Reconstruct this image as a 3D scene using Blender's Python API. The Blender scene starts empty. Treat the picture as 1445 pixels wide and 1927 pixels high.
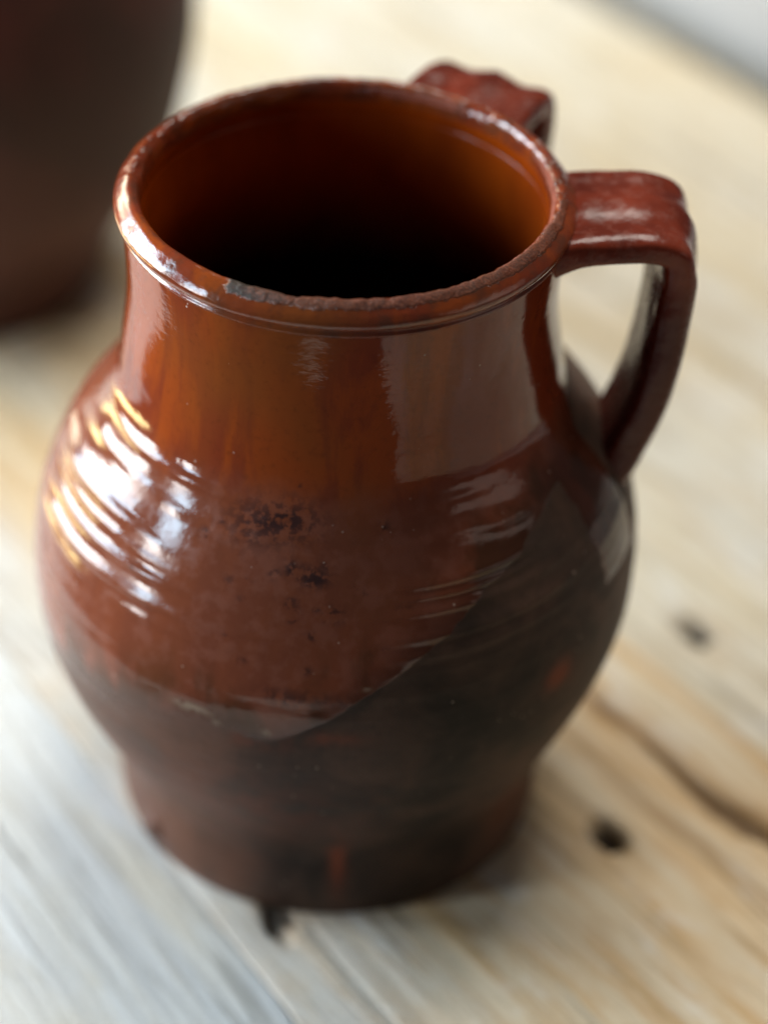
import bpy, bmesh, math, random
import numpy as np
from mathutils import Vector, Matrix
R = math.radians
scn = bpy.context.scene
CM = 0.01

# ---------------------------------------------------------------- camera
cam_d = bpy.data.cameras.new('camera'); cam = bpy.data.objects.new('camera', cam_d)
scn.collection.objects.link(cam); scn.camera = cam
PITCH, ROLL, YAW = R(37.83), R(2.45), R(1.30)
fw = Vector((math.sin(YAW)*math.cos(PITCH), math.cos(YAW)*math.cos(PITCH), -math.sin(PITCH)))
rt = Vector((math.cos(YAW), -math.sin(YAW), 0)); up = rt.cross(fw)
r2 = rt*math.cos(ROLL) + up*math.sin(ROLL); u2 = up*math.cos(ROLL) - rt*math.sin(ROLL)
M = Matrix((r2, u2, -fw)).transposed().to_4x4()
M.translation = Vector((0, -61.685, 58.2))*CM
cam.matrix_world = M
cam_d.sensor_fit = 'HORIZONTAL'; cam_d.sensor_width = 36; cam_d.lens = 36*5000/1445
cam_d.clip_start = 0.02; cam_d.clip_end = 50
cam_d.dof.use_dof = True; cam_d.dof.focus_distance = 0.686; cam_d.dof.aperture_fstop = 4.6

# ---------------------------------------------------------------- world, lamps, exposure
w = bpy.data.worlds.new('World'); scn.world = w; w.use_nodes = True
bg = w.node_tree.nodes['Background']; bg.inputs[0].default_value = (0.95, 0.97, 1.0, 1); bg.inputs[1].default_value = 0.035
def area(name, az, el, dist, sx, sy, radiance, col, target=(0, 0, .12)):
    d = bpy.data.lights.new(name, 'AREA'); d.shape = 'RECTANGLE'; d.size = sx; d.size_y = sy
    d.energy = radiance*math.pi*sx*sy; d.color = col
    o = bpy.data.objects.new(name, d); scn.collection.objects.link(o)
    t = Vector(target); v = Vector((math.cos(R(az))*math.cos(R(el)), math.sin(R(az))*math.cos(R(el)), math.sin(R(el))))
    o.location = t + v*dist; o.rotation_euler = (-v).to_track_quat('-Z', 'Y').to_euler()
    return o
# daylight through the two casements of the window on the left of the table
for az_, w_ in ((163.5, .80), (198.5, .17)):
    area('window_and_fill_light', az_, 8.0, 1.35, w_, .28, 18, (1.0, .98, .96))        # lower panes: pale sky near the horizon
    area('window_and_fill_light', az_, 20.5, 1.35, w_, .28, 18, (.60, .82, 1.0))       # upper panes: blue sky
area('window_and_fill_light', 131, 12, 1.35, .44, .40, 8, (1.0, .88, .66))             # a farther casement facing a sunlit house
# added fill lamp above and behind, lifts the table; not a known window
area('window_and_fill_light', 72, 66, 1.7, .9, .7, 8.5, (1.0, .95, .86))
# pale side of the room on the right, lit by the windows
area('room_light', -22, 16, 1.4, .80, .36, .55, (1.0, .80, .70))
# low sunlit ground outside, under the window
area('sunlit_sill_light', 152, -13, 1.30, .80, .16, 12, (1.0, .78, .36))
scn.view_settings.view_transform = 'Standard'; scn.view_settings.look = 'None'
scn.view_settings.gamma = 1; scn.view_settings.exposure = 0.58
scn.view_settings.use_curve_mapping = False
scn.cycles.use_denoising = True
scn.cycles.max_bounces = 8; scn.cycles.caustics_reflective = False; scn.cycles.caustics_refractive = False

# ---------------------------------------------------------------- helpers
rng = np.random.default_rng(7)
def lerp(a, b, t): return a + (b-a)*t
def sstep(a, b, x):
    t = np.clip((x-a)/(b-a), 0, 1); return t*t*(3-2*t)
def vnoise(x, y, seed, px=0):
    """value noise on a lattice; px = period of x in cells (0: none)"""
    g = np.random.default_rng(seed).random((max(256, px), 256))
    xi = np.floor(x).astype(int); yi = np.floor(y).astype(int); fx = x-xi; fy = y-yi
    fx = fx*fx*(3-2*fx); fy = fy*fy*(3-2*fy)
    m = px if px else 256
    a = g[xi % m, yi % 256]; b = g[(xi+1) % m, yi % 256]; c = g[xi % m, (yi+1) % 256]; d = g[(xi+1) % m, (yi+1) % 256]
    return (a*(1-fx)+b*fx)*(1-fy)+(c*(1-fx)+d*fx)*fy - .5
def fbm(x, y, seed, px=0, n=4):
    s = 0; a = 1
    for k in range(n):
        s = s + a*vnoise(x*2**k, y*2**k, seed+k, px*2**k if px else 0); a *= .5
    return s
def pchip(x, y, q):
    x = np.asarray(x, float); y = np.asarray(y, float)
    h = np.diff(x); d = np.diff(y)/h; m = np.zeros_like(y)
    m[1:-1] = (d[:-1]*h[1:]+d[1:]*h[:-1])/(h[1:]+h[:-1]); m[0] = d[0]; m[-1] = d[-1]
    i = np.clip(np.searchsorted(x, q)-1, 0, len(x)-2); t = (q-x[i])/h[i]
    return (2*t**3-3*t**2+1)*y[i]+(t**3-2*t**2+t)*h[i]*m[i]+(-2*t**3+3*t**2)*y[i+1]+(t**3-t**2)*h[i]*m[i+1]
def grid_obj(name, P, closed_u, mats, parent=None, attrs=None, mat_idx=None, caps=()):
    """P[row, col, 3] in metres -> one smooth mesh; columns wrap when closed_u"""
    nr, nc = P.shape[:2]
    idx = np.arange(nr*nc).reshape(nr, nc)
    nxt = np.roll(idx, -1, 1) if closed_u else idx[:, 1:]
    cur = idx if closed_u else idx[:, :-1]
    q = np.stack([cur[:-1], nxt[:-1], nxt[1:], cur[1:]], -1).reshape(-1, 4)
    me = bpy.data.meshes.new(name)
    V = P.reshape(-1, 3)
    faces = list(map(tuple, q.tolist()))
    ncol = cur.shape[1]
    for row, flip in caps:
        f = idx[row].tolist(); faces.append(tuple(f[::-1] if flip else f))
    me.from_pydata(V.tolist(), [], faces); me.update()
    for k, v in (attrs or {}).items():
        a = me.attributes.new(k, 'FLOAT', 'POINT'); a.data.foreach_set('value', np.ascontiguousarray(v, np.float32).ravel())
    me.polygons.foreach_set('use_smooth', [True]*len(me.polygons))
    for m in mats: me.materials.append(m)
    if mat_idx is not None:
        mi = np.repeat(np.asarray(mat_idx, np.int32), ncol)
        mi = np.concatenate([mi, np.full(len(caps), mi[0], np.int32)]) if caps else mi
        me.polygons.foreach_set('material_index', mi)
    o = bpy.data.objects.new(name, me); scn.collection.objects.link(o)
    if parent: o.parent = parent
    return o
def empty(name, loc, label, cat, rz=0):
    o = bpy.data.objects.new(name, None); scn.collection.objects.link(o); o.empty_display_size = .02
    o.location = loc; o.rotation_euler.z = rz; o['label'] = label; o['category'] = cat
    return o

class NT:
    """tiny node-graph writer"""
    def __init__(s, name):
        s.m = bpy.data.materials.new(name); s.m.use_nodes = True; s.t = s.m.node_tree
        s.b = s.t.nodes['Principled BSDF']
    def n(s, typ, ins=None, out=0, **kw):
        x = s.t.nodes.new(typ)
        for k, v in kw.items(): setattr(x, k, v)
        for k, v in (ins or {}).items(): s.set(x.inputs[k], v)
        return x.outputs[out]
    def set(s, sock, v):
        if isinstance(v, bpy.types.NodeSocket): s.t.links.new(v, sock)
        else:
            if isinstance(v, tuple) and len(v) == 3 and sock.type == 'RGBA': v = (*v, 1)
            sock.default_value = v
    def p(s, **kw):
        for k, v in kw.items(): s.set(s.b.inputs[k.replace('_', ' ')], v)
    def co(s): return s.n('ShaderNodeTexCoord', out=3)
    def map(s, v, sc=(1, 1, 1), loc=(0, 0, 0)): return s.n('ShaderNodeMapping', {0: v, 1: loc, 3: sc})
    def noise(s, v, scale, detail=4, rough=.55, dist=0): return s.n('ShaderNodeTexNoise', {'Vector': v, 'Scale': scale, 'Detail': detail, 'Roughness': rough, 'Distortion': dist})
    def vor(s, v, scale, rand=1): return s.n('ShaderNodeTexVoronoi', {'Vector': v, 'Scale': scale, 'Randomness': rand})
    def mth(s, op, a, b=0.0, clamp=False):
        x = s.t.nodes.new('ShaderNodeMath'); x.operation = op; x.use_clamp = clamp; s.set(x.inputs[0], a); s.set(x.inputs[1], b); return x.outputs[0]
    def ss(s, v, a, b, lo=0.0, hi=1.0): return s.n('ShaderNodeMapRange', {0: v, 1: a, 2: b, 3: lo, 4: hi}, interpolation_type='SMOOTHSTEP')
    def mix(s, f, a, b): return s.n('ShaderNodeMixRGB', {0: f, 1: a, 2: b})
    def mixf(s, f, a, b): return s.n('ShaderNodeMix', {0: f, 2: a, 3: b})
    def attr(s, name): return s.n('ShaderNodeAttribute', attribute_name=name, out=2)
    def bump(s, h, dist, strength=1.0, normal=None):
        d = {'Height': h, 'Distance': dist, 'Strength': strength}
        if normal is not None: d['Normal'] = normal
        return s.n('ShaderNodeBump', d)

# ---------------------------------------------------------------- materials
def glaze_colour(t, c, amt=1.0):
    """lead glaze over red slip: orange-brown with runs, olive streaks and plum patches"""
    run = t.noise(t.map(c, (1, 1, .22)), 62, 5, .6, .4)
    big = t.noise(t.map(c, (1, 1, .5)), 20, 3, .5)
    fine = t.noise(c, 420, 4, .6)
    col = t.mix(t.ss(run, .42, .56), (.27, .050, .009), (.185, .032, .011))
    col = t.mix(t.ss(big, .52, .72, 0, .8), col, (.205, .055, .011))
    col = t.mix(t.ss(big, .44, .28, 0, .7), col, (.23, .040, .022))
    col = t.mix(t.ss(fine, .5, .8, 0, .3), col, (.05, .012, .006))
    return col
def mat_body():
    t = NT('glazed_redware'); c = t.co()
    gz = t.attr('glaze_edge'); rust = t.attr('rust'); belly = t.attr('belly'); iron = t.attr('iron')
    rag = t.noise(c, 260, 4, .65); rag2 = t.noise(c, 60, 3, .5)
    e = t.mth('ADD', gz, t.mth('MULTIPLY', t.mth('SUBTRACT', rag, .5), .22))
    e = t.mth('ADD', e, t.mth('MULTIPLY', t.mth('SUBTRACT', rag2, .5), .30))
    sw = t.mixf(t.attr('soft'), .025, .9); mask = t.ss(e, t.mth('MULTIPLY', sw, -1.0), sw)
    # glaze
    g = glaze_colour(t, c)
    mott = t.noise(c, 150, 5, .62)
    worn = t.mth('MULTIPLY', t.ss(mott, .42, .62), belly)
    g = t.mix(t.mth('MULTIPLY', belly, .78), g, (.185, .057, .030))
    g = t.mix(t.mth('MULTIPLY', worn, .5), g, (.25, .086, .054))
    lowdark = t.mth('MULTIPLY', t.ss(t.noise(t.map(c, (1, 1, .4)), 45, 4), .46, .6), t.ss(gz, 3.0, .3))
    g = t.mix(t.mth('MULTIPLY', lowdark, .75), g, (.046, .022, .008))
    g = t.mix(t.ss(t.mth('ADD', gz, t.mth('MULTIPLY', rag2, 1.2)), 1.9, .5, 0, .75), g, (.050, .016, .008))
    sp = t.mth('MULTIPLY', t.ss(t.noise(c, 420, 4, .65), .44, .56), iron)
    g = t.mix(t.mth('MULTIPLY', sp, .85), g, (.022, .012, .014))
    # bare clay
    k = t.noise(c, 34, 5, .6, .5); k2 = t.noise(c, 300, 4, .6)
    d = t.mix(t.ss(k, .38, .66), (.070, .044, .033), (.130, .072, .050))
    d = t.mix(t.mth('MULTIPLY', t.attr('dark_clay'), t.ss(k, .7, .3, .6, 1)), d, (.012, .0105, .009))
    d = t.mix(t.mth('MULTIPLY', t.attr('soft'), t.ss(k, .3, .6, .3, .8)), d, (.135, .058, .036))
    d = t.mix(t.ss(k2, .5, .75, 0, .35), d, (.03, .022, .018))
    d = t.mix(t.mth('MULTIPLY', rust, t.ss(t.noise(c, 90, 4), .35, .55)), d, (.17, .045, .022))
    lines = t.n('ShaderNodeTexWave', {'Vector': t.map(c, (1, 1, 1)), 'Scale': 90.0, 'Distortion': 3.0, 'Detail': 3.0, 'Detail Scale': 1.0}, bands_direction='Z', out=1)
    # dust and bubbles on the glaze
    dv = t.vor(c, 330); dust = t.ss(dv, .13, .08)
    dsel = t.ss(t.noise(c, 130, 2), .60, .64)
    dust = t.mth('MULTIPLY', dust, dsel)
    col = t.mix(mask, d, g)
    col = t.mix(t.mth('MULTIPLY', dust, .7), col, (.55, .42, .34))
    cr = t.mth('MULTIPLY', t.attr('crust'), t.ss(t.noise(c, 330, 3), .40, .55)); col = t.mix(t.mth('MULTIPLY', cr, .8), col, (.30, .23, .16))
    grough = t.mixf(t.mth('MULTIPLY', worn, .7), t.mixf(belly, .06, .09), .26)
    grough = t.mth('ADD', grough, t.mth('MULTIPLY', iron, .1))
    rough = t.mixf(mask, t.mixf(t.attr('soft'), .58, .42), grough)
    rough = t.mixf(t.mth('MAXIMUM', dust, cr), rough, .6)
    hg = t.mth('ADD', t.mth('MULTIPLY', t.noise(c, 120, 3, .5), 1.0), t.mth('MULTIPLY', t.noise(c, 900, 3, .5), .06))
    hg = t.mth('ADD', hg, t.mth('MULTIPLY', t.mth('MULTIPLY', mott, belly), .3)); hg = t.mth('ADD', hg, t.mth('MULTIPLY', t.noise(t.map(c, (1, 1, 2.4)), 210, 3, .6), .55))
    hg = t.mth('ADD', hg, t.mth('MULTIPLY', dust, .25))
    hd = t.mth('ADD', t.mth('MULTIPLY', k2, 1.2), t.mth('MULTIPLY', lines, .15))
    h = t.mixf(mask, hd, hg)
    nb = t.bump(h, .00045, .32)
    t.p(Base_Color=col, Roughness=rough, IOR=1.55, Specular_IOR_Level=t.mixf(mask, .13, .38), Normal=nb)
    return t.m
def mat_inside():
    t = NT('inner_glaze'); c = t.co()
    a = t.noise(t.map(c, (1, 1, .5)), 40, 4)
    col = t.mix(t.ss(a, .35, .7), (.29, .042, .002), (.20, .026, .002))
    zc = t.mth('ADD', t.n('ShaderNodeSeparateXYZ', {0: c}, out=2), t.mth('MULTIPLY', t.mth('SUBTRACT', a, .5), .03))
    col = t.mix(t.ss(zc, .192, .150), col, (.012, .004, .003))  # shade of the unlit depth painted into the glaze colour
    t.p(Base_Color=col, Roughness=.25, IOR=1.5, Specular_IOR_Level=.25, Normal=t.bump(t.noise(c, 160, 3), .0005, .4))
    return t.m
def mat_rim():
    t = NT('worn_rim_glaze'); c = t.co()
    bare = t.attr('bare'); pit = t.attr('pitted')
    n1 = t.noise(c, 420, 5, .65); n2 = t.noise(c, 1500, 4, .65); n3 = t.noise(c, 150, 4, .6)
    g = glaze_colour(t, c)
    g = t.mix(t.ss(n3, .45, .65, 0, .7), g, (.10, .034, .018))
    pm = t.ss(t.mth('ADD', pit, t.mth('MULTIPLY', t.mth('SUBTRACT', n1, .5), 1.3)), .45, .6)
    dark = t.mix(t.ss(n2, .4, .65), (.020, .016, .013), (.075, .05, .032))
    col = t.mix(t.mth('MULTIPLY', pm, t.ss(n2, .3, .5, .6, 1)), g, dark)
    gr = t.attr('grainy'); gm = t.ss(t.mth('ADD', gr, t.mth('MULTIPLY', t.mth('SUBTRACT', n1, .5), 1.0)), .40, .62)
    col = t.mix(t.mth('MULTIPLY', gm, .7), col, t.mix(t.ss(n2, .42, .62), (.060, .020, .010), (.22, .066, .032)))
    bm = t.ss(t.mth('ADD', bare, t.mth('MULTIPLY', t.mth('SUBTRACT', n1, .5), 1.1)), .47, .56)
    clay = t.mix(t.ss(n2, .3, .7), (.36, .105, .062), (.22, .06, .036))
    clay = t.mix(t.ss(n3, .56, .7, 0, .6), clay, (.07, .04, .03))
    col = t.mix(bm, col, clay)
    rough = t.mixf(bm, t.mixf(t.mth('MAXIMUM', pm, t.mth('MULTIPLY', gm, .9)), .11, .46), .85)
    h = t.mth('ADD', t.mth('MULTIPLY', n1, t.mixf(t.mth('MAXIMUM', bm, t.mth('MAXIMUM', pm, gm)), .25, 1.2)), t.mth('MULTIPLY', n2, t.mixf(t.mth('MAXIMUM', bm, t.mth('MAXIMUM', pm, gm)), .04, 1.1)))
    t.p(Base_Color=col, Roughness=rough, IOR=1.55, Specular_IOR_Level=t.mixf(t.mth('MAXIMUM', bm, t.mth('MULTIPLY', t.mth('MAXIMUM', pm, gm), .8)), .6, .12), Normal=t.bump(h, .0006, .7))
    return t.m
def mat_handle():
    t = NT('handle_glaze'); c = t.co()
    a = t.noise(t.map(c, (1, 1, .5)), 60, 5, .6); b = t.noise(c, 300, 4, .6)
    col = t.mix(t.ss(a, .36, .62), (.21, .034, .016), (.12, .019, .010))
    col = t.mix(t.ss(b, .48, .7, 0, .5), col, (.22, .065, .042))
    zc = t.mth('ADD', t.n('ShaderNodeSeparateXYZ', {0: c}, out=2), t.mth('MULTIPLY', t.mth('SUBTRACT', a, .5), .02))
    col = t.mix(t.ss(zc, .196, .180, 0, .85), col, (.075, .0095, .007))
    t.p(Base_Color=col, Roughness=t.ss(b, .3, .75, .16, .36), IOR=1.5, Specular_IOR_Level=.28,
        Normal=t.bump(t.mth('ADD', t.noise(c, 140, 4), t.mth('MULTIPLY', b, .3)), .0007, .5))
    return t.m
def mat_dark_pot():
    t = NT('dark_fired_clay'); c = t.co()
    k = t.noise(c, 14, 5, .6, .5)
    col = t.mix(t.ss(k, .4, .65), (.048, .021, .014), (.078, .027, .018))
    up_ = t.n('ShaderNodeSeparateXYZ', {0: c}, out=2)
    col = t.mix(t.mth('MULTIPLY', t.ss(up_, .12, .16), t.ss(t.noise(c, 9, 3), .4, .6)), col, (.11, .022, .018))
    t.p(Base_Color=col, Roughness=.62, Specular_IOR_Level=.25, Normal=t.bump(t.noise(c, 200, 4), .0006, .5))
    return t.m
def mat_wood(name, warm, grey, tan, fac_tan, seed):
    t = NT(name); c = t.map(t.co(), loc=(seed*1.7, seed*.9, 0))
    cs = t.map(c, (.07, 1, 1)); cm = t.map(c, (.16, 1, 1))
    fine = t.noise(t.map(c, (.045, 1, 1)), 480, 6, .75, .1); mid = t.noise(t.map(c, (.11, 1, 1)), 120, 5, .7, .15); big = t.noise(cm, 26, 4, .6, .3); blot = t.noise(t.map(c, (.4, 1, 1)), 34, 5, .7, .2)
    bleach = t.attr('bleach'); stain = t.attr('stain'); hole = t.attr('hole')
    base = t.mix(t.ss(big, .40, .58), warm, grey)
    base = t.mix(t.mth('MULTIPLY', t.ss(mid, .46, .62), fac_tan), base, tan)
    base = t.mix(t.ss(blot, .52, .64, 0, .65), base, (.80, .78, .72))
    base = t.mix(t.ss(blot, .46, .34, 0, .55), base, tan)
    base = t.mix(t.mth('MULTIPLY', bleach, t.ss(blot, .3, .55, .45, 1)), base, (.69, .685, .66))
    base = t.mix(t.ss(fine, .52, .68, 0, .6), base, tuple(x*.45 for x in tan))
    base = t.mix(t.ss(fine, .46, .30, 0, .6), base, (.82, .80, .74))
    base = t.mix(t.ss(t.noise(t.map(c, (.10, 1, 1)), 60, 5, .7, .2), .58, .66, 0, .5), base, tuple(x*.32 for x in tan))
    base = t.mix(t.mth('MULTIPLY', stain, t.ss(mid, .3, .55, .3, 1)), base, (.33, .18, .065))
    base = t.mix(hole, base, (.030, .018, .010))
    t.p(Base_Color=base, Roughness=t.ss(mid, .3, .7, .42, .62), IOR=1.45, Specular_IOR_Level=.4,
        Normal=t.bump(t.mth('ADD', fine, t.mth('MULTIPLY', mid, .8)), .0012, .6))
    return t.m
def mat_plain(name, col, rough, scale=30):
    t = NT(name); c = t.co()
    a = t.noise(c, scale, 4)
    t.p(Base_Color=t.mix(t.ss(a, .3, .7), tuple(x*.93 for x in col), col), Roughness=rough, Normal=t.bump(t.noise(c, scale*12, 3), .0008, .4))
    return t.m

# ---------------------------------------------------------------- the table (local x along the grain, local y across the planks)
TZ = R(-52)
table = empty('wooden_table', (0, 0, 0), 'weathered pale plank table top under the brown jug', 'table', TZ)
def G(x, y):
    """world cm -> table cm"""
    return x*math.cos(TZ)+y*math.sin(TZ), -x*math.sin(TZ)+y*math.cos(TZ)
wood_cool = mat_wood('bleached_wood', (.72, .67, .57), (.72, .73, .72), (.60, .54, .43), .5, 1)
wood_warm = mat_wood('pale_warm_wood', (.76, .57, .34), (.72, .60, .42), (.60, .38, .17), .75, 2)
wood_far = mat_wood('pale_wood', (.72, .63, .46), (.72, .68, .58), (.60, .47, .30), .6, 3)
THICK = 3.4
HOLES = [(*G(12.3, 7.1), .50), (*G(8.8, -2.7), .52)]
def plank(v0, v1, u0, u1, mat, seed, du=.45, dv=.09, sk0=0.0, sk1=0.0, r0=.28, r1=.28, w0=1.0, w1=1.0):
    nu = int((u1-u0)/du); nv = int((v1-v0)/dv)
    u = np.linspace(u0, u1, nu); v = np.linspace(v0, v1, nv)
    U, Vv = np.meshgrid(u, v, indexing='ij')
    # wavy long edges
    e0 = .12*fbm(u/9, u*0+seed, 100+seed)+.05*fbm(u/1.3, u*0+seed, 130+seed); e1 = .12*fbm(u/9, u*0+seed+9, 160+seed)+.05*fbm(u/1.3, u*0+seed, 190+seed)
    e0 = e0*w0; e1 = e1*w1
    s = (Vv-v0)/(v1-v0); V2 = Vv + (e0+sk0*(u-4.8))[:, None]*(1-s) + (e1+sk1*(u-4.8))[:, None]*s
    grain = fbm(U/14+3, Vv*2.4 + .12*fbm(U/10, Vv*.4, 11+seed), 20+seed, n=4)
    h = .030*grain + .06*fbm(U/30, Vv/4, 40+seed, n=2)
    # fine splits along the grain
    rs = np.random.default_rng(800+seed); split = np.zeros_like(U)
    for _ in range(26):
        cu, cv, ln, wd = rs.uniform(u0*.55, min(u1, 24)), rs.uniform(v0+.6, v1-.6), rs.uniform(1.5, 9), rs.uniform(.035, .09)
        split = np.maximum(split, np.exp(-((Vv-cv-.04*np.sin(U*1.3+cv))/wd)**2)*np.exp(-((U-cu)/ln)**4)*rs.uniform(.35, 1))
    h -= .10*split
    d0 = (Vv-v0); d1 = (v1-Vv)
    rd = .22*(1+.6*fbm(U/5, U*0+seed, 70+seed))
    h -= r0*(1-sstep(0, 1, d0/rd*.7)) + r1*(1-sstep(0, 1, d1/rd*.7))
    stain = np.zeros_like(U); hole = .7*split; bleach = np.zeros_like(U)
    for hu, hv, hr in HOLES:
        d = np.hypot((U-hu)*.75, Vv-hv); hole = np.maximum(hole, 1-sstep(hr*.75, hr*1.25, d+.12*vnoise(U*3, Vv*3, 5)))
        h -= 1.0*(1-sstep(hr*.55, hr*1.2, d)); stain = np.maximum(stain, .35*np.exp(-(d/(hr*2.2))**2))
    return U, Vv, V2, h, stain, hole, bleach
def finish_plank(U, V2, h, stain, hole, bleach, mat, rot=0.0):
    P = np.stack([U, V2, h], -1)
    nu, nv = U.shape
    # side walls and underside: wrap the cross-section into a closed ring
    a0 = P[:, :1].copy(); a0[..., 2] = -THICK; a1 = P[:, -1:].copy(); a1[..., 2] = -THICK
    Q = np.concatenate([P, a1, a0], 1)
    ext = lambda A: np.concatenate([A, A[:, -1:], A[:, :1]], 1)
    o = grid_obj('plank', Q[:, ::-1]*CM, True, [mat], table,
             {'stain': ext(stain)[:, ::-1], 'hole': ext(hole)[:, ::-1], 'bleach': ext(bleach)[:, ::-1]}, caps=((0, False), (-1, True)))
    o.rotation_euler.z = rot
    pv = Vector((4.8, -6.85, 0))*CM; o.location = pv - Matrix.Rotation(rot, 3, 'Z') @ pv
# left plank (bleached, next to the window)
U, Vv, V2, h, st, ho, bl = plank(-21, -6.84, -78, 19, wood_cool, 1, r1=.0, w1=0)
h -= .03*(1-sstep(0, .25, -6.84-Vv))*sstep(-3, 2, U)
bl += .75*sstep(-.2, .5, fbm(U/9, Vv/2, 300)+.25) ; finish_plank(U, V2, h, st, ho, bl, wood_cool, -math.atan(.0875))
# middle plank, carries the jug
U, Vv, V2, h, st, ho, bl = plank(-6.82, 11.68, -80, 66, wood_warm, 2, .4, .08, sk0=-.0875, r0=.0, w0=0, r1=.05, w1=0)
h -= .03*(1-sstep(0, .3, Vv+6.82))*sstep(-3, 2, U)
kd = np.hypot((U-4.4)/.75, (Vv+5.15)/.6)+.5*fbm(U*1.5, Vv*2.5, 350, n=3); notch = 1-sstep(.7, 1.1, kd)
h -= .15*notch; ho = np.maximum(ho, notch*.95); st += .8*np.exp(-(kd/1.5)**2)  # knot hole's shade painted dark with a browned rim; the recess is shallow
bl += .75*(1-sstep(-5.4, -1.2, Vv+.9*fbm(U/6, Vv, 310)))
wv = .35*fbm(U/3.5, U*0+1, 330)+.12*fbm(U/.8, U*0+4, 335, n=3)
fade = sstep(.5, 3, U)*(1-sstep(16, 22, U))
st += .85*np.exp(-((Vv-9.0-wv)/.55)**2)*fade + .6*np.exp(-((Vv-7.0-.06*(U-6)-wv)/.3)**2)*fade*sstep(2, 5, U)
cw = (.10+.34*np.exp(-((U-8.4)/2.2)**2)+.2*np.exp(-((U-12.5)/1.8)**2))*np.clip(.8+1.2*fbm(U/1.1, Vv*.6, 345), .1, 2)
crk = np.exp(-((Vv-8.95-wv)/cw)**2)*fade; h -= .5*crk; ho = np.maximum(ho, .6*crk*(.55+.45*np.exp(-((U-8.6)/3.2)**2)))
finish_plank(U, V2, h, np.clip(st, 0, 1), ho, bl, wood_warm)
U, Vv, V2, h, st, ho, bl = plank(11.70, 26, -84, 70, wood_far, 3, .5, .1, r0=.05, w0=0)
finish_plank(U, V2, h, np.clip(st, 0, 1), ho, bl, wood_far)
U, Vv, V2, h, st, ho, bl = plank(26.12, 42, -86, 64, wood_far, 4, .6, .14)
finish_plank(U, V2, h, st, ho, bl, wood_far)

# ---------------------------------------------------------------- pale wall beyond the far side of the table
def wall():
    bm = bmesh.new()
    bmesh.ops.create_cube(bm, size=1)
    bmesh.ops.scale(bm, verts=bm.verts, vec=(3.6, .10, 1.0))
    me = bpy.data.meshes.new('wall'); bm.to_mesh(me); bm.free()
    me.materials.append(mat_plain('pale_plaster', (.52, .50, .475), .8, 3))
    o = bpy.data.objects.new('wall', me); scn.collection.objects.link(o)
    n = Vector((-math.sin(TZ), math.cos(TZ), 0)); g = Vector((math.cos(TZ), math.sin(TZ), 0))
    o.location = n*(.465+.05) + g*(-.2) + Vector((0, 0, -.43)); o.rotation_euler.z = TZ
    o['kind'] = 'structure'; o['label'] = 'pale grey wall behind the far edge of the table'
wall()

# ---------------------------------------------------------------- the jug
H = 21.50
FZ = np.array([0, .02, .06, .105, .14, .2, .28, .36, .45, .54, .62, .685, .725, .78, .86, .93, .955])*H
FR = np.array([6.42, 6.52, 6.56, 6.58, 6.78, 7.45, 8.2, 8.7, 8.84, 8.55, 7.80, 6.80, 6.32, 6.10, 5.92, 5.98, 6.02])
def jug_r(z): return pchip(FZ, FR, z)
def shift_x(z): return .12*np.exp(-((z/H-.62)/.12)**2) - .10*np.exp(-((z/H-.28)/.12)**2)
GT = np.array([-270, -215, -180, -165, -154, -143, -135, -124, -114, -109, -101, -92, -85, -79, -73, -67, -61, -53, -42, -34, -25, -18, -8, 10, 40, 90])
GZ = np.array([12.5, 10., 8.5, 8.5, 8.62, 8.84, 8.93, 9.33, 9.38, 9.19, 9.14, 9.81, 10.7, 11.28, 11.9, 12.51, 13.09, 13.56, 14.08, 14.41, 14.50, 14.7, 15.6, 15.6, 15.0, 12.5])
def ang(a): return (a+180) % 360-180
def glaze_edge(TH, Z):
    t = TH.copy(); t[t > 90] -= 360
    e = Z - pchip(GT, GZ, t) + .75*(1-sstep(-128, -106, t))*sstep(-200, -185, t)
    # the run of glaze under the handle
    zz = (14.6-Z); c = -23.5+.45*zz; run = np.where((Z > 11.2) & (Z < 15.2), 1.15-np.abs(t-c)*.135-.02*zz, -9)*.5
    run = np.minimum(run, (Z-11.2)*.8)
    return np.maximum(e, run)
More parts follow.
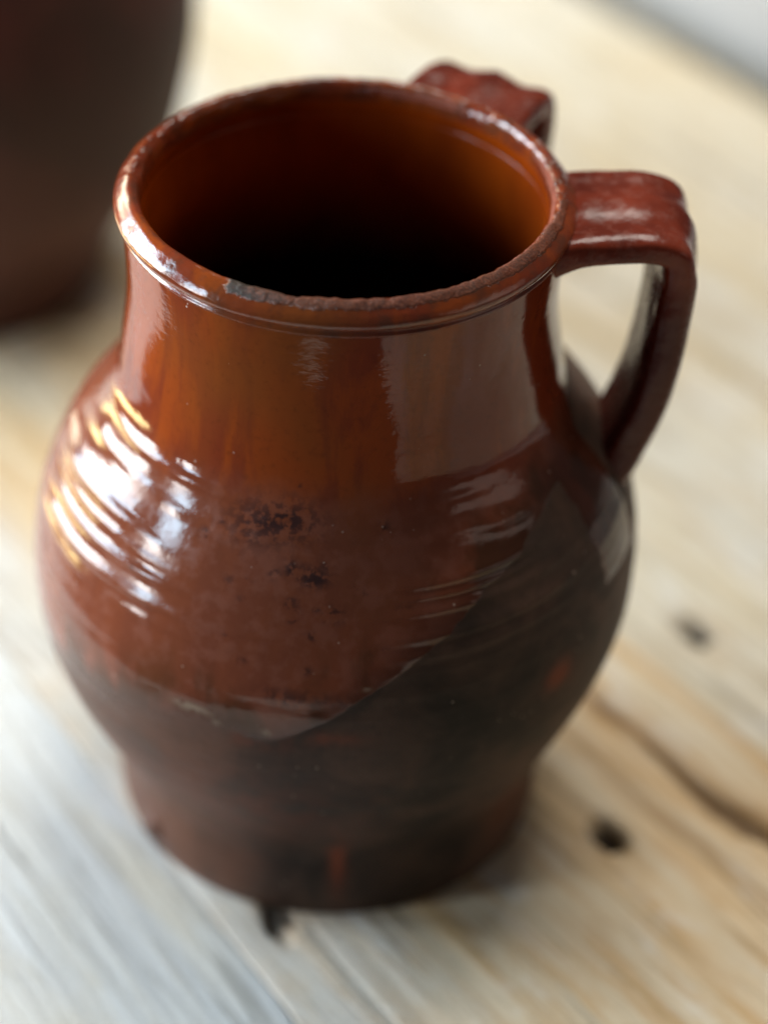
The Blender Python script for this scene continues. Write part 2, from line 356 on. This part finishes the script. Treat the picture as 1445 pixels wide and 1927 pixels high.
def jug_body(name, parent, mats, NTH=640, NZ=420, sc=1.0):
    th = np.linspace(-180, 180, NTH, endpoint=False)
    zo = np.linspace(0, .955*H, NZ)
    ro = jug_r(zo)
    WALL = .51
    zi = np.linspace(.955*H, .7, 150); ri = jug_r(np.clip(zi, 0, 99))-WALL
    rows = [(r_, z_, 0) for r_, z_ in zip(np.linspace(.02, 6.3, 14), np.full(14, .0)+.12*(1-np.linspace(0, 1, 14)**6))]
    rows += [(r_, z_, 1) for r_, z_ in zip(ro, zo)]
    rows += [(r_, z_, 2) for r_, z_ in zip(ri, zi)]
    rows += [(r_, .65, 2) for r_ in np.linspace(ri[-1]-.3, .02, 14)]
    r = np.array([a[0] for a in rows]); z = np.array([a[1] for a in rows]); kind = np.array([a[2] for a in rows])
    TH, Z = np.meshgrid(th, z, indexing='xy'); Rr = np.repeat(r[:, None], NTH, 1); K = np.repeat(kind[:, None], NTH, 1)
    out = K == 1
    X = (TH+180)/360
    wob = .05*fbm(X*6, Z/5, 1, px=6, n=3)
    ge = glaze_edge(TH, Z)
    ddrop = np.hypot((TH+143)*math.pi/180*6.5, (Z-.95)*.85)
    ge = np.where(out, np.maximum(ge, .38-ddrop), ge)
    # throwing ridges on the shoulder: a shallow spiral, uneven in depth
    zz = Z - .6*(X-.25) + .26*fbm(X*5, Z/1.6, 31, px=5, n=3)
    amp = sstep(11.6, 12.6, Z)*(1-sstep(15.1, 15.9, Z))*(.75+.9*fbm(X*7, Z/1.1, 51, px=7, n=2))
    rid = 0
    for z0_, w_, a_ in ((15.25, .20, .05), (14.45, .26, .075), (13.62, .22, .065), (13.22, .10, .03), (12.86, .12, .04), (12.25, .20, .05), (11.75, .2, .03)):
        rid = rid + 1.2*a_*np.exp(-((zz-.05-z0_)/(.85*w_))**2)
    rid = rid*np.clip(.8+2.6*fbm(X*9, Z/.9, 51, px=9, n=3), .0, 1.8)*(1-.65*np.exp(-((TH+95)/13)**2))*(1-.85*sstep(-48, -34, TH))
    rid = rid + .006*np.sin(zz*2*np.pi/.7)*(sstep(9.0, 10.5, Z)-sstep(11.6, 12.6, Z)) + .003*np.sin(Z*2*np.pi/.9+X*9)*(1-sstep(8, 9, Z))
    neck = .010*fbm(X*26, Z/6, 71, px=26, n=3)*sstep(15.5, 16.5, Z)
    gthick = (.004+.004*sstep(-100, -70, TH))*sstep(-.05, .14, ge) + .004*np.exp(-((ge-.10)/.09)**2)*sstep(-100, -70, TH)*np.clip(.5+2*fbm(X*60, Z, 95, px=60, n=2), 0, 1.5)
    drop = .20*np.exp(-(ddrop/.27)**2)
    bumps = drop + .012*fbm(X*50, Z*1.4, 91, px=50, n=3)*(ge < .05)
    Rr = Rr + wob + np.where(out, rid+neck+gthick+bumps, 0)*sstep(.02, .3, Z)
    Rr = np.maximum(Rr, .01)
    cx = shift_x(Z)
    P = np.stack([Rr*np.cos(np.radians(TH))+cx, Rr*np.sin(np.radians(TH)), Z], -1)
    belly = (1-sstep(14.6, 16.2, Z+.5*fbm(X*8, Z/2, 13, px=8)))
    def blob(t0, z0, rt_, rz): return np.exp(-(((TH-t0)*math.pi/180*8/rt_)**2+((Z-z0)/rz)**2))
    iron = np.clip(blob(-101, 15.0, 1.0, .45)+blob(-95, 13.8, .45, .22)*1.3+blob(-110, 14.7, .9, .5)*.7+blob(-91, 13.0, .3, .2)+blob(-100, 13.95, .18, .2)+blob(-98, 10.6, .7, .3)*.8+blob(-88, 10.6, .6, .2)*.5, 0, 1)
    rq = np.random.default_rng(77)
    for _ in range(34): iron = np.maximum(iron, blob(rq.normal(-98, 13), rq.normal(13.6, 1.3), rq.uniform(.07, .2), rq.uniform(.05, .14))*rq.uniform(.5, 1))
    rust = np.clip(blob(-44.5, 9.55, .42, .45)*1.2 + 1.1*blob(-87+1.0*0, 2.6, .30, 1.3) + blob(-30, 2.2, 1.6, 1.2)*.7 + .35*blob(-105, 5.5, 3, 2.0)+.8*blob(-103, 9.0, .8, .3)+.6*blob(-90, 9.3, .8, .25), 0, 1)
    dark_clay = np.clip(.55*blob(-88, 2.2, 5, 1.8)+1.1*blob(-63, 9.5, 5.5, 3.2)+.8*blob(-75, 5.0, 4.5, 2.2)+.8*blob(-66, 1.6, 4, 1.2)+.6*blob(-112, 3.0, 1.5, 1.2), 0, 1)  # patches of darker clay, mostly centre right and near the foot
    mi = np.where(kind[:-1] == 2, 1, 0)
    mi[np.where(kind == 1)[0][-1]] = 1
    return grid_obj(name, P*CM*sc, True, mats, parent, {'glaze_edge': ge, 'belly': belly, 'iron': iron, 'rust': rust, 'dark_clay': dark_clay, 'crust': np.clip(blob(-115.5, 9.58, .5, .13)+.8*blob(-110.5, 9.3, .12, .10)+.8*blob(-101, 9.35, .12, .1)+.6*blob(-84, 11.0, .12, .08), 0, 1), 'soft': (1-sstep(-116, -94, TH))*sstep(-179, -170, TH)}, mi)
def jug_rim(parent, mats, NTH=1500, sc=1.0):
    th = np.linspace(-180, 180, NTH, endpoint=False)
    # lip cross-section: groove under the lip, rounded band, worn top, inner side
    pr = np.array([(5.93, -1.02), (6.04, -1.00), (6.09, -.93), (6.03, -.86), (6.02, -.82), (6.13, -.74), (6.21, -.63), (6.235, -.51), (6.17, -.37), (6.03, -.20), (5.89, -.065), (5.76, -.012), (5.62, -.09), (5.55, -.25), (5.515, -.45), (5.495, -.75), (5.50, -.98), (5.54, -1.15)])
    d = np.r_[0, np.cumsum(np.hypot(*np.diff(pr, axis=0).T))]; s = np.linspace(0, d[-1], 64)
    r = pchip(d, pr[:, 0], s); z = pchip(d, pr[:, 1], s)+H
    TH, S = np.meshgrid(th, s/d[-1], indexing='xy'); X = (TH+180)/360
    Rr = np.repeat(r[:, None], NTH, 1); Z = np.repeat(z[:, None], NTH, 1)
    top = np.exp(-((S-.60)/.16)**2)
    tn = np.radians(TH)
    Z = Z + (.07*fbm(X*7, S*0+2, 401, px=7, n=2) + .035*fbm(X*40, S*2, 411, px=40, n=3))*sstep(.1, .35, S)*(1-sstep(.8, 1, S))
    calm = 1-.92*(1-sstep(-126, -112, TH))
    rough = calm*top*(.045*fbm(X*220, S*14, 421, px=220, n=3))
    chips = -.06*calm*top*sstep(.12, .3, fbm(X*46, S*5, 441, px=46, n=3))
    Z = Z + rough + chips; Rr = Rr + .05*fbm(X*6, Z/5, 1, px=6, n=3) + .02*fbm(X*70, S*9, 451, px=70, n=3)*sstep(.15, .4, S)*(1-sstep(.75, .95, S)) + .6*chips*np.sign(S-.5)*-1*.3
    P = np.stack([Rr*np.cos(tn), Rr*np.sin(tn), Z], -1)
    grainy = np.exp(-((S-.50)/.085)**2)*sstep(-122, -108, TH)*(1-sstep(-30, 20, TH))
    frontright = sstep(-106, -88, TH)*(1-sstep(60, 110, TH))
    bare = np.exp(-((S-.66)/.065)**2)*(.06+.86*frontright) + .35*np.exp(-((S-.6)/.12)**2)*np.exp(-((TH+35)/35)**2)
    pit = np.exp(-((S-.52)/.13)**2)*(np.exp(-((TH+115)/10)**2)*1.05 + .40*np.exp(-((TH+88)/18)**2)+.04)
    shiny = np.clip(sstep(-111, -124, TH), 0, 1) if False else (1-sstep(-126, -112, TH+9*fbm(X*30, S*4, 471, px=30, n=3)))*sstep(-184, -180, TH)
    inner = np.exp(-((TH-35)/22)**2); bare *= (1-.85*shiny*(S < .72))*(1-.7*inner); pit *= (1-.95*shiny)*(1-.8*inner)
    grid_obj('rim', P[:, ::-1][:, ::1][:, ::-1]*CM*sc, True, mats, parent, {'bare': bare, 'pitted': pit, 'grainy': grainy}, np.where(s[:-1]/d[-1] > .78, 1, 0))
def jug_handle(parent, az, mat, seed, lift=0.0, rb=.085):
    path = np.array([(5.86, 20.05), (6.4, 20.22), (7.3, 20.32), (8.25, 20.34), (8.82, 20.12), (9.0, 19.5), (8.96, 18.4), (8.84, 17.0), (8.62, 15.6), (8.24, 14.2), (7.85, 13.1), (7.4, 12.3)])
    path[:8, 1] += lift*np.array([.75, 1, 1, 1, 1, .9, .6, .2])
    d = np.r_[0, np.cumsum(np.hypot(*np.diff(path, axis=0).T))]; s = np.linspace(0, d[-1], 150)
    pr = pchip(d, path[:, 0], s); pz = pchip(d, path[:, 1], s)
    tr = np.gradient(pr, s); tz = np.gradient(pz, s); l = np.hypot(tr, tz); tr /= l; tz /= l
    nr, nz = -tz, tr           # outward normal of the strap
    f = s/d[-1]
    W = np.interp(f, [0, .06, .2, .5, .85, 1], [2.12, 2.02, 1.95, 1.75, 1.45, 1.6])
    T = np.interp(f, [0, .08, .25, .4, .8, 1], [.55, .46, .46, .58, .62, .7])
    nc = 96; a = np.linspace(0, 2*np.pi, nc, endpoint=False)
    ex = 4.2
    ca, sa = np.cos(a), np.sin(a)
    y = np.sign(ca)*np.abs(ca)**(2/ex); x = np.sign(sa)*np.abs(sa)**(2/ex)
    A, F = np.meshgrid(y, f, indexing='xy'); B, _ = np.meshgrid(x, f, indexing='xy')
    rib = rb*np.cos(A*2*np.pi*1.02)*(B > 0)*np.abs(B)*(1-.5*np.abs(A)) * (1-.55*sstep(.45, .7, F))
    side = A*W[:, None]; off = B*T[:, None]*(1.0) + rib
    nn = .05*fbm(np.repeat(s[:, None], nc, 1)/1.6, np.repeat((a/(2*np.pi)*9)[None], len(s), 0), seed, n=3)
    off = off + nn*np.sign(off)
    rr = pr[:, None]+off*nr[:, None]; zz = pz[:, None]+off*nz[:, None]
    ca_, sa_ = math.cos(R(az)), math.sin(R(az))
    sag = np.exp(-(s/.9)**2)[:, None]*(np.sqrt(5.9**2-np.minimum(side**2, 30))-5.9) + np.exp(-((d[-1]-s)/1.2)**2)[:, None]*(np.sqrt(8.2**2-side**2)-8.2)
    rr = rr + sag
    sd = side + .10*fbm(s/4, s*0, seed+5)[:, None]
    P = np.stack([rr*ca_ - sd*sa_, rr*sa_ + sd*ca_, zz], -1)
    return grid_obj('handle', P[:, ::-1]*CM, True, [mat], parent, caps=((0, False), (-1, True)))

jug = empty('clay_jug', (0, 0, 0), 'brown glazed earthenware jug with strap handles and worn rim on the table', 'jug')
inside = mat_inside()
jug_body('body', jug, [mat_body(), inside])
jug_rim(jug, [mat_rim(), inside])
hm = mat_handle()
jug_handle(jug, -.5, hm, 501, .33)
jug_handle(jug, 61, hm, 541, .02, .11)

# ---------------------------------------------------------------- the second, darker pot behind
pot = empty('clay_pot', (-.160, .290, 0), 'larger dark brown pot standing behind the jug, blurred', 'pot')
dm = mat_dark_pot()
def pot_body():
    z = np.array([0, .3, 1.5, 3.5, 6, 9, 12, 15, 18, 21, 23, 24.2, 25]); r = np.array([5.9, 6.2, 6.6, 7.6, 9.1, 9.9, 10.2, 9.9, 9.0, 7.9, 7.4, 7.5, 7.9])
    zo = np.linspace(0, 25, 120); ro = pchip(z, r, zo); zi = zo[::-1][:-4]; ri = ro[::-1][:-4]-.6
    rr = np.r_[.02, 6.2, ro, ri, .02]; zz = np.r_[.1, .05, zo, zi+.15*(zi > 24), zi[-1]]
    th = np.linspace(0, 2*np.pi, 160, endpoint=False); T, Z = np.meshgrid(th, zz, indexing='xy'); Rr = np.repeat(rr[:, None], 160, 1)
    Rr = Rr + .06*fbm(T/(2*np.pi)*6, Z/4, 601, px=6)
    Rr = np.maximum(Rr, .01)
    grid_obj('body', np.stack([Rr*np.cos(T), Rr*np.sin(T), Z], -1)*CM, True, [dm], pot)
    a = np.linspace(0, 2*np.pi, 20, endpoint=False); T, A = np.meshgrid(th, a, indexing='xy')
    A2 = np.vstack([A, A[:1]]); T2 = np.vstack([T, T[:1]])
    Rr = 7.6+.55*np.cos(A2); Z = 25.05+.4*np.sin(A2)
    grid_obj('rim', np.stack([Rr*np.cos(T2), Rr*np.sin(T2), Z], -1)*CM, True, [dm], pot)
pot_body()
